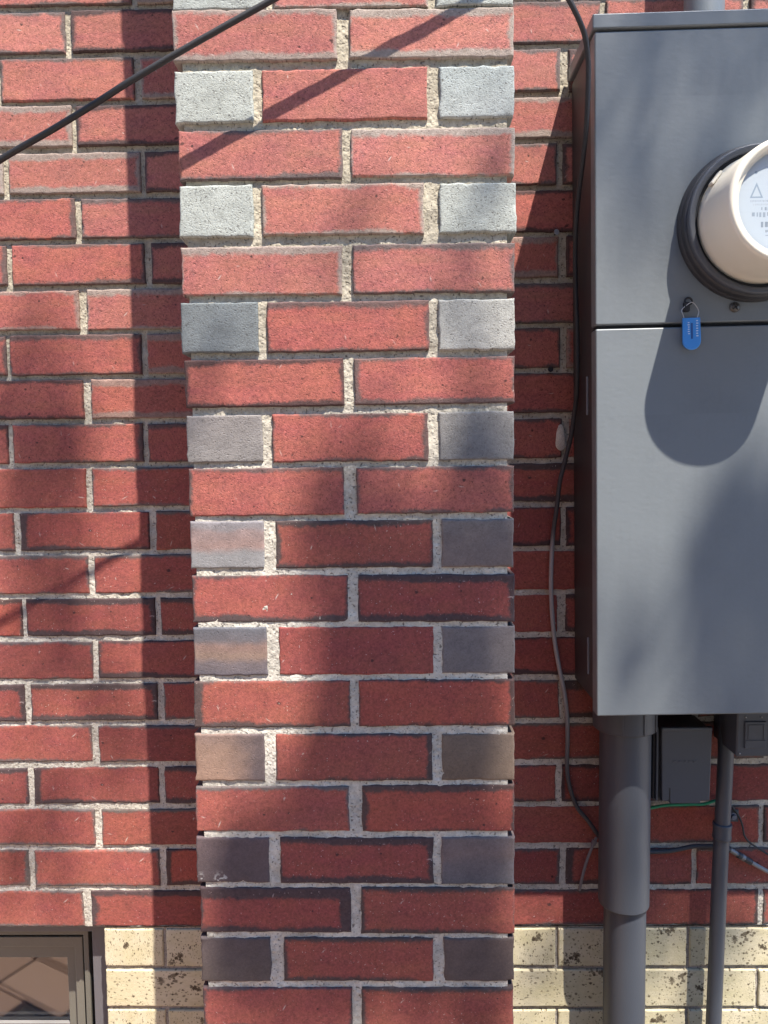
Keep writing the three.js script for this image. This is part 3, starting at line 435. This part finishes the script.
{
  const o = mesh('thin_wire', tube([[0.4994, -0.5291, 0.006], [0.5071, -0.537, 0.006], [0.5164, -0.5495, 0.0055], [0.5228, -0.5653, 0.0055], [0.5261, -0.581, 0.0055], [0.5339, -0.5921, 0.0055], [0.5462, -0.6008, 0.0055], [0.5647, -0.6127, 0.0055], [0.6109, -0.643, 0.0055], [0.75, -0.7, 0.0055]], 0.0015, 80, 8), rubber([0.05, 0.055, 0.055], 0.75), scene);
  tag(o, 'thin dark wire curving right from the thin conduit to the picture edge', 'wire');
}
{
  const o = thing('coaxial_cable', 'pale grey coaxial cable with silver connector to the right of the thin conduit', 'cable');
  const dull = new THREE.MeshStandardMaterial({ color: lin(0.3, 0.3, 0.3), roughness: 0.6, metalness: 0.8 });
  const white = rubber([0.3, 0.3, 0.29], 0.45), black = rubber([0.05, 0.05, 0.055], 0.4);
  mesh('cable', tube([[0.5351, -0.6213, 0.0095], [0.548, -0.6290, 0.0095], [0.5633, -0.6374, 0.009], [0.6091, -0.6549, 0.009], [0.72, -0.69, 0.009]], 0.0031, 60, 12), white, o);
  const seg = (a, b, r, m, n) => mesh(n, tube([a, [(a[0] + b[0]) / 2, (a[1] + b[1]) / 2, (a[2] + b[2]) / 2], b], r, 6, n === 'hex_nut' ? 6 : 14), m, o);
  seg([0.496, -0.5985, 0.0095], [0.5025, -0.6015, 0.0095], 0.0048, black, 'boot');
  seg([0.502, -0.6012, 0.0095], [0.5155, -0.6095, 0.0095], 0.0038, dull, 'connector');
  seg([0.5150, -0.6092, 0.0095], [0.5205, -0.6125, 0.0095], 0.0050, black, 'boot'); seg([0.5200, -0.6122, 0.0095], [0.5250, -0.6152, 0.0095], 0.0052, dull, 'hex_nut'); seg([0.5248, -0.6151, 0.0095], [0.5355, -0.6215, 0.0095], 0.0048, black, 'boot');
}
for (const [x, y, l] of [[0.2365, 0.3245, 'upper'], [0.2285, 0.1276, 'lower']]) {
  const o = thing('wall_nail', l === 'upper' ? 'small shiny nail in the upper mortar joint left of the meter box' : 'small black nail hole plug in the mortar joint left of the meter box, lower one', 'nail', [x, y, -0.004]);
  mesh('shank', new THREE.CylinderGeometry(0.0014, 0.0014, 0.012, 10).rotateX(Math.PI / 2).translate(0, 0, 0.004), darkM, o);
  mesh('head', merge([new THREE.CylinderGeometry(0.0036, 0.0036, 0.0012, 18).rotateX(Math.PI / 2).translate(0, 0, 0.0105), new THREE.TorusGeometry(0.0032, 0.0008, 8, 18).translate(0, 0, 0.011)]), l === 'upper' ? steel : darkM, o);
}

// ------------------------------------------------------------------ ground with pavers in front of the wall (seen only mirrored in the window)
{
  const gm = new THREE.MeshStandardMaterial({ color: lin(0.47, 0.44, 0.40), roughness: 0.95 });
  const g = mesh('ground', new THREE.PlaneGeometry(300, 300).rotateX(-Math.PI / 2).translate(0, -1.105, 0), gm, scene); g.userData.kind = 'structure';
  const pave = new THREE.Group(); pave.name = 'paving'; pave.userData.kind = 'structure'; pave.position.set(-0.7, -1.1, 1.1); pave.rotation.y = 0.5; scene.add(pave);
  const pm = [[0.36, 0.225, 0.155], [0.30, 0.185, 0.13], [0.42, 0.27, 0.19]].map((c) => new THREE.MeshStandardMaterial({ color: lin(...c), roughness: 0.92, bumpMap: bump(2, 2), bumpScale: 0.001 }));
  mesh('paver_bedding', box(-2.0, 2.0, -0.02, 0.004, -0.9, 1.7), new THREE.MeshStandardMaterial({ color: lin(0.05, 0.042, 0.036), roughness: 1 }), pave);
  const pg = new RoundedBoxGeometry(0.194, 0.05, 0.094, 2, 0.004), R = rng(88);
  for (let i = -7; i <= 7; i++) for (let j = -12; j <= 12; j++) {
    const x = i * 0.2 + (j % 2 ? 0.1 : 0), z = j * 0.1, wz = 1.1 - x * Math.sin(0.5) + z * Math.cos(0.5), wx = -0.7 + x * Math.cos(0.5) + z * Math.sin(0.5); if (wz < 0.15 || wz > 1.5 || wx < -1.6 || wx > 0.1) continue;
    const o = mesh('paver', pg, pm[Math.floor(R() * 3)], pave); o.position.set(x, -0.006 + (R() - 0.5) * 0.003, z);
  }
}

// ------------------------------------------------------------------ added unseen house behind the camera, cutting the low sky light
{
  const h = thing('added_house', 'added unseen grey sided house behind the camera, blocking low sky light from the brick wall', 'house', [0, 0, 0]);
  const side = new THREE.MeshStandardMaterial({ color: lin(0.24, 0.23, 0.215), roughness: 0.9 }), roof = new THREE.MeshStandardMaterial({ color: lin(0.07, 0.065, 0.06), roughness: 0.95 }), trim = new THREE.MeshStandardMaterial({ color: lin(0.6, 0.58, 0.54), roughness: 0.7 });
  mesh('wall', box(-9, 8, -1.1, 3.6, 6.5, 13), side, h);
  for (let i = 0; i < 24; i++) mesh('siding_board', box(-9, 8, -1.15 + i * 0.196, -0.962 + i * 0.196, 6.47, 6.4985), side, h);
  for (const x of [-5, 4.4]) { const w = mesh('window', box(x - 0.6, x + 0.6, 0.2, 1.7, 6.455, 6.469), new THREE.MeshStandardMaterial({ color: lin(0.03, 0.035, 0.04), roughness: 0.08 }), h); mesh('frame', merge([box(x - 0.7, x + 0.7, 1.702, 1.8, 6.43, 6.469), box(x - 0.7, x + 0.7, 0.1, 0.198, 6.43, 6.469), box(x - 0.7, x - 0.602, 0.2, 1.7, 6.43, 6.469), box(x + 0.602, x + 0.7, 0.2, 1.7, 6.43, 6.469)]), trim, w); }
  const s = new THREE.Shape([[6.1, 3.55], [9.75, 5.6], [13.4, 3.55], [13.4, 3.7], [9.75, 5.78], [6.1, 3.7]].map((p) => new THREE.Vector2(...p)));
  mesh('roof', new THREE.ExtrudeGeometry(s, { depth: 17.6, bevelEnabled: false }).rotateY(-Math.PI / 2).translate(8.3, 0, 0), roof, h);
}
// ------------------------------------------------------------------ a garden tree out in front of the wall: its crown dapples the sunlight on the bricks
{
  const t = thing('garden_tree', 'leafy tree standing out in front of the wall and shading it', 'tree', [0, 0, 0]);
  const bark = new THREE.MeshStandardMaterial({ color: lin(0.09, 0.07, 0.055), roughness: 0.95 });
  const limb = (n, pts, r0, r1) => { const g = tube(pts, 1, 40, 10), p = g.attributes.position, c = new THREE.CatmullRomCurve3(pts.map((q) => new THREE.Vector3(...q)), false, 'centripetal'); for (let i = 0; i < p.count; i++) { const k = Math.floor(i / 11) / 40, o = c.getPointAt(k), r = mix(r0, r1, k); p.setXYZ(i, o.x + (p.getX(i) - o.x) * r, o.y + (p.getY(i) - o.y) * r, o.z + (p.getZ(i) - o.z) * r); } g.computeVertexNormals(); return mesh(n, g, bark, t); };
  limb('trunk', [[2.9, -1.3, 4.3], [2.8, 0.6, 4.2], [2.5, 2.3, 3.9], [2.1, 3.6, 3.3]], 0.16, 0.08);
  limb('limb', [[2.5, 2.3, 3.9], [2.0, 3.4, 3.0], [1.5, 4.0, 2.3], [1.2, 4.5, 2.1]], 0.06, 0.012);
  limb('limb', [[2.1, 3.6, 3.3], [1.9, 4.2, 2.6], [1.6, 4.6, 2.3], [1.35, 4.9, 2.15]], 0.05, 0.01);
  limb('limb', [[2.1, 3.6, 3.3], [2.6, 4.6, 3.2], [2.9, 5.6, 3.0]], 0.07, 0.012);
  limb('limb', [[2.6, 2.0, 4.0], [3.2, 3.2, 4.6], [3.5, 4.4, 5.2]], 0.06, 0.012);
  // leaf sprays [across, up, radius, density] as their shade falls on the plane of the wall, carried up along the sun's slope
  const sprays = [[-0.532, 0.093, 0.075, 0.8], [-0.527, 0.018, 0.075, 0.8], [-0.538, -0.057, 0.067, 0.8], [-0.521, 0.167, 0.045, 0.4], [-0.527, -0.163, 0.067, 0.45], [-0.518, -0.302, 0.09, 0.4], [-0.443, -0.365, 0.045, 0.7], [-0.449, -0.436, 0.042, 0.8], [-0.56, -0.571, 0.075, 0.7], [-0.581, -0.684, 0.067, 0.3], [-0.015, -0.113, 0.04, 0.5], [-0.208, -0.198, 0.035, 0.35], [-0.075, -0.247, 0.027, 0.4], [-0.233, -0.245, 0.027, 0.35], [-0.372, -0.387, 0.027, 0.5], [-0.175, -0.457, 0.035, 0.6], [-0.195, -0.525, 0.052, 0.75], [-0.028, -0.527, 0.047, 0.7], [-0.034, -0.459, 0.04, 0.25], [-0.19, -0.587, 0.077, 0.9], [-0.041, -0.595, 0.062, 0.9], [-0.103, -0.657, 0.111, 0.9], [-0.129, -0.72, 0.111, 0.9], [-0.117, -0.785, 0.124, 0.95], [-0.13, -0.862, 0.13, 0.95], [-0.131, -0.941, 0.136, 0.95], [-0.26, -1.006, 0.111, 0.9], [-0.068, -1.007, 0.099, 0.85], [-0.223, -1.073, 0.149, 0.85], [-0.276, -1.141, 0.111, 0.9], [-0.068, -1.127, 0.093, 0.8], [-0.056, -1.195, 0.074, 0.7], [-0.338, -1.019, 0.05, 0.8], [0.31, 0.11, 0.22, 0.6], [0.309, -0.695, 0.08, 0.75], [0.432, -0.695, 0.075, 0.8], [0.5, -0.7, 0.05, 0.7], [0.181, -0.574, 0.039, 0.8], [0.19, -0.68, 0.05, 0.4], [0.25, -0.83, 0.08, 0.5], [0.446, -0.607, 0.06, 0.75], [0.45, -0.817, 0.085, 0.5], [0.374, -0.403, 0.056, 0.95], [0.342, -0.483, 0.06, 0.95], [0.33, -0.565, 0.053, 0.9], [0.383, -0.524, 0.064, 0.95], [0.371, -0.62, 0.043, 0.6], [0.257, -0.578, 0.048, 0.45], [0.224, -0.633, 0.048, 0.3], [0.408, -0.444, 0.067, 0.9]];
  const leaf = new THREE.Shape(); leaf.moveTo(0, -0.5); leaf.quadraticCurveTo(0.34, -0.1, 0, 0.5); leaf.quadraticCurveTo(-0.34, -0.1, 0, -0.5);
  const lg = new THREE.ShapeGeometry(leaf, 3), R = rng(2024), M = [], q = new THREE.Object3D();
  const put = (u, v, z, s) => { q.position.set(u + 0.657 * z, v + 2.4 * z, z); q.rotation.set(R() * 6.28, R() * 6.28, R() * 6.28); q.scale.setScalar(s); q.updateMatrix(); M.push(q.matrix.clone()); };
  for (const [u, v, r, c] of sprays) {
    const fine = r > 0.11 ? 0.55 : 1, n = Math.round(-Math.log(1 - Math.min(0.97, c)) * Math.PI * r * r / (0.0009 * fine * fine));
    for (let i = 0; i < n; i++) { const a = R() * 6.2832, d = r * Math.sqrt(R()); put(u + d * Math.cos(a), v + d * Math.sin(a), 2.0 + 0.5 * R(), (0.05 + 0.03 * R()) * fine); }
  }
  for (let i = 0; i < 140; i++) {                         // the rest of the crown, away from the sunny gap
    const cx = 2.9 + (R() - 0.5) * 3.0, cy = 4.9 + (R() - 0.5) * 2.6, cz = 3.9 + (R() - 0.5) * 3.2, u0 = cx - 0.657 * cz, v0 = cy - 2.4 * cz;
    if (u0 > -1.8 && u0 < 1.7 && v0 > -6 && v0 < 1.2) continue;
    for (let k = 0; k < 60; k++) { const x = cx + (R() + R() - 1) * 0.4, y = cy + (R() + R() - 1) * 0.35, z = cz + (R() + R() - 1) * 0.4; put(x - 0.657 * z, y - 2.4 * z, z, 0.06 + 0.04 * R()); }
  }
  const im = new THREE.InstancedMesh(lg, new THREE.MeshStandardMaterial({ color: lin(0.06, 0.11, 0.03), roughness: 0.7, side: THREE.DoubleSide }), M.length);
  M.forEach((m, i) => im.setMatrixAt(i, m)); im.name = 'crown'; im.castShadow = im.receiveShadow = true; im.userData.kind = 'stuff'; t.add(im);
}

renderer.render(scene, camera);
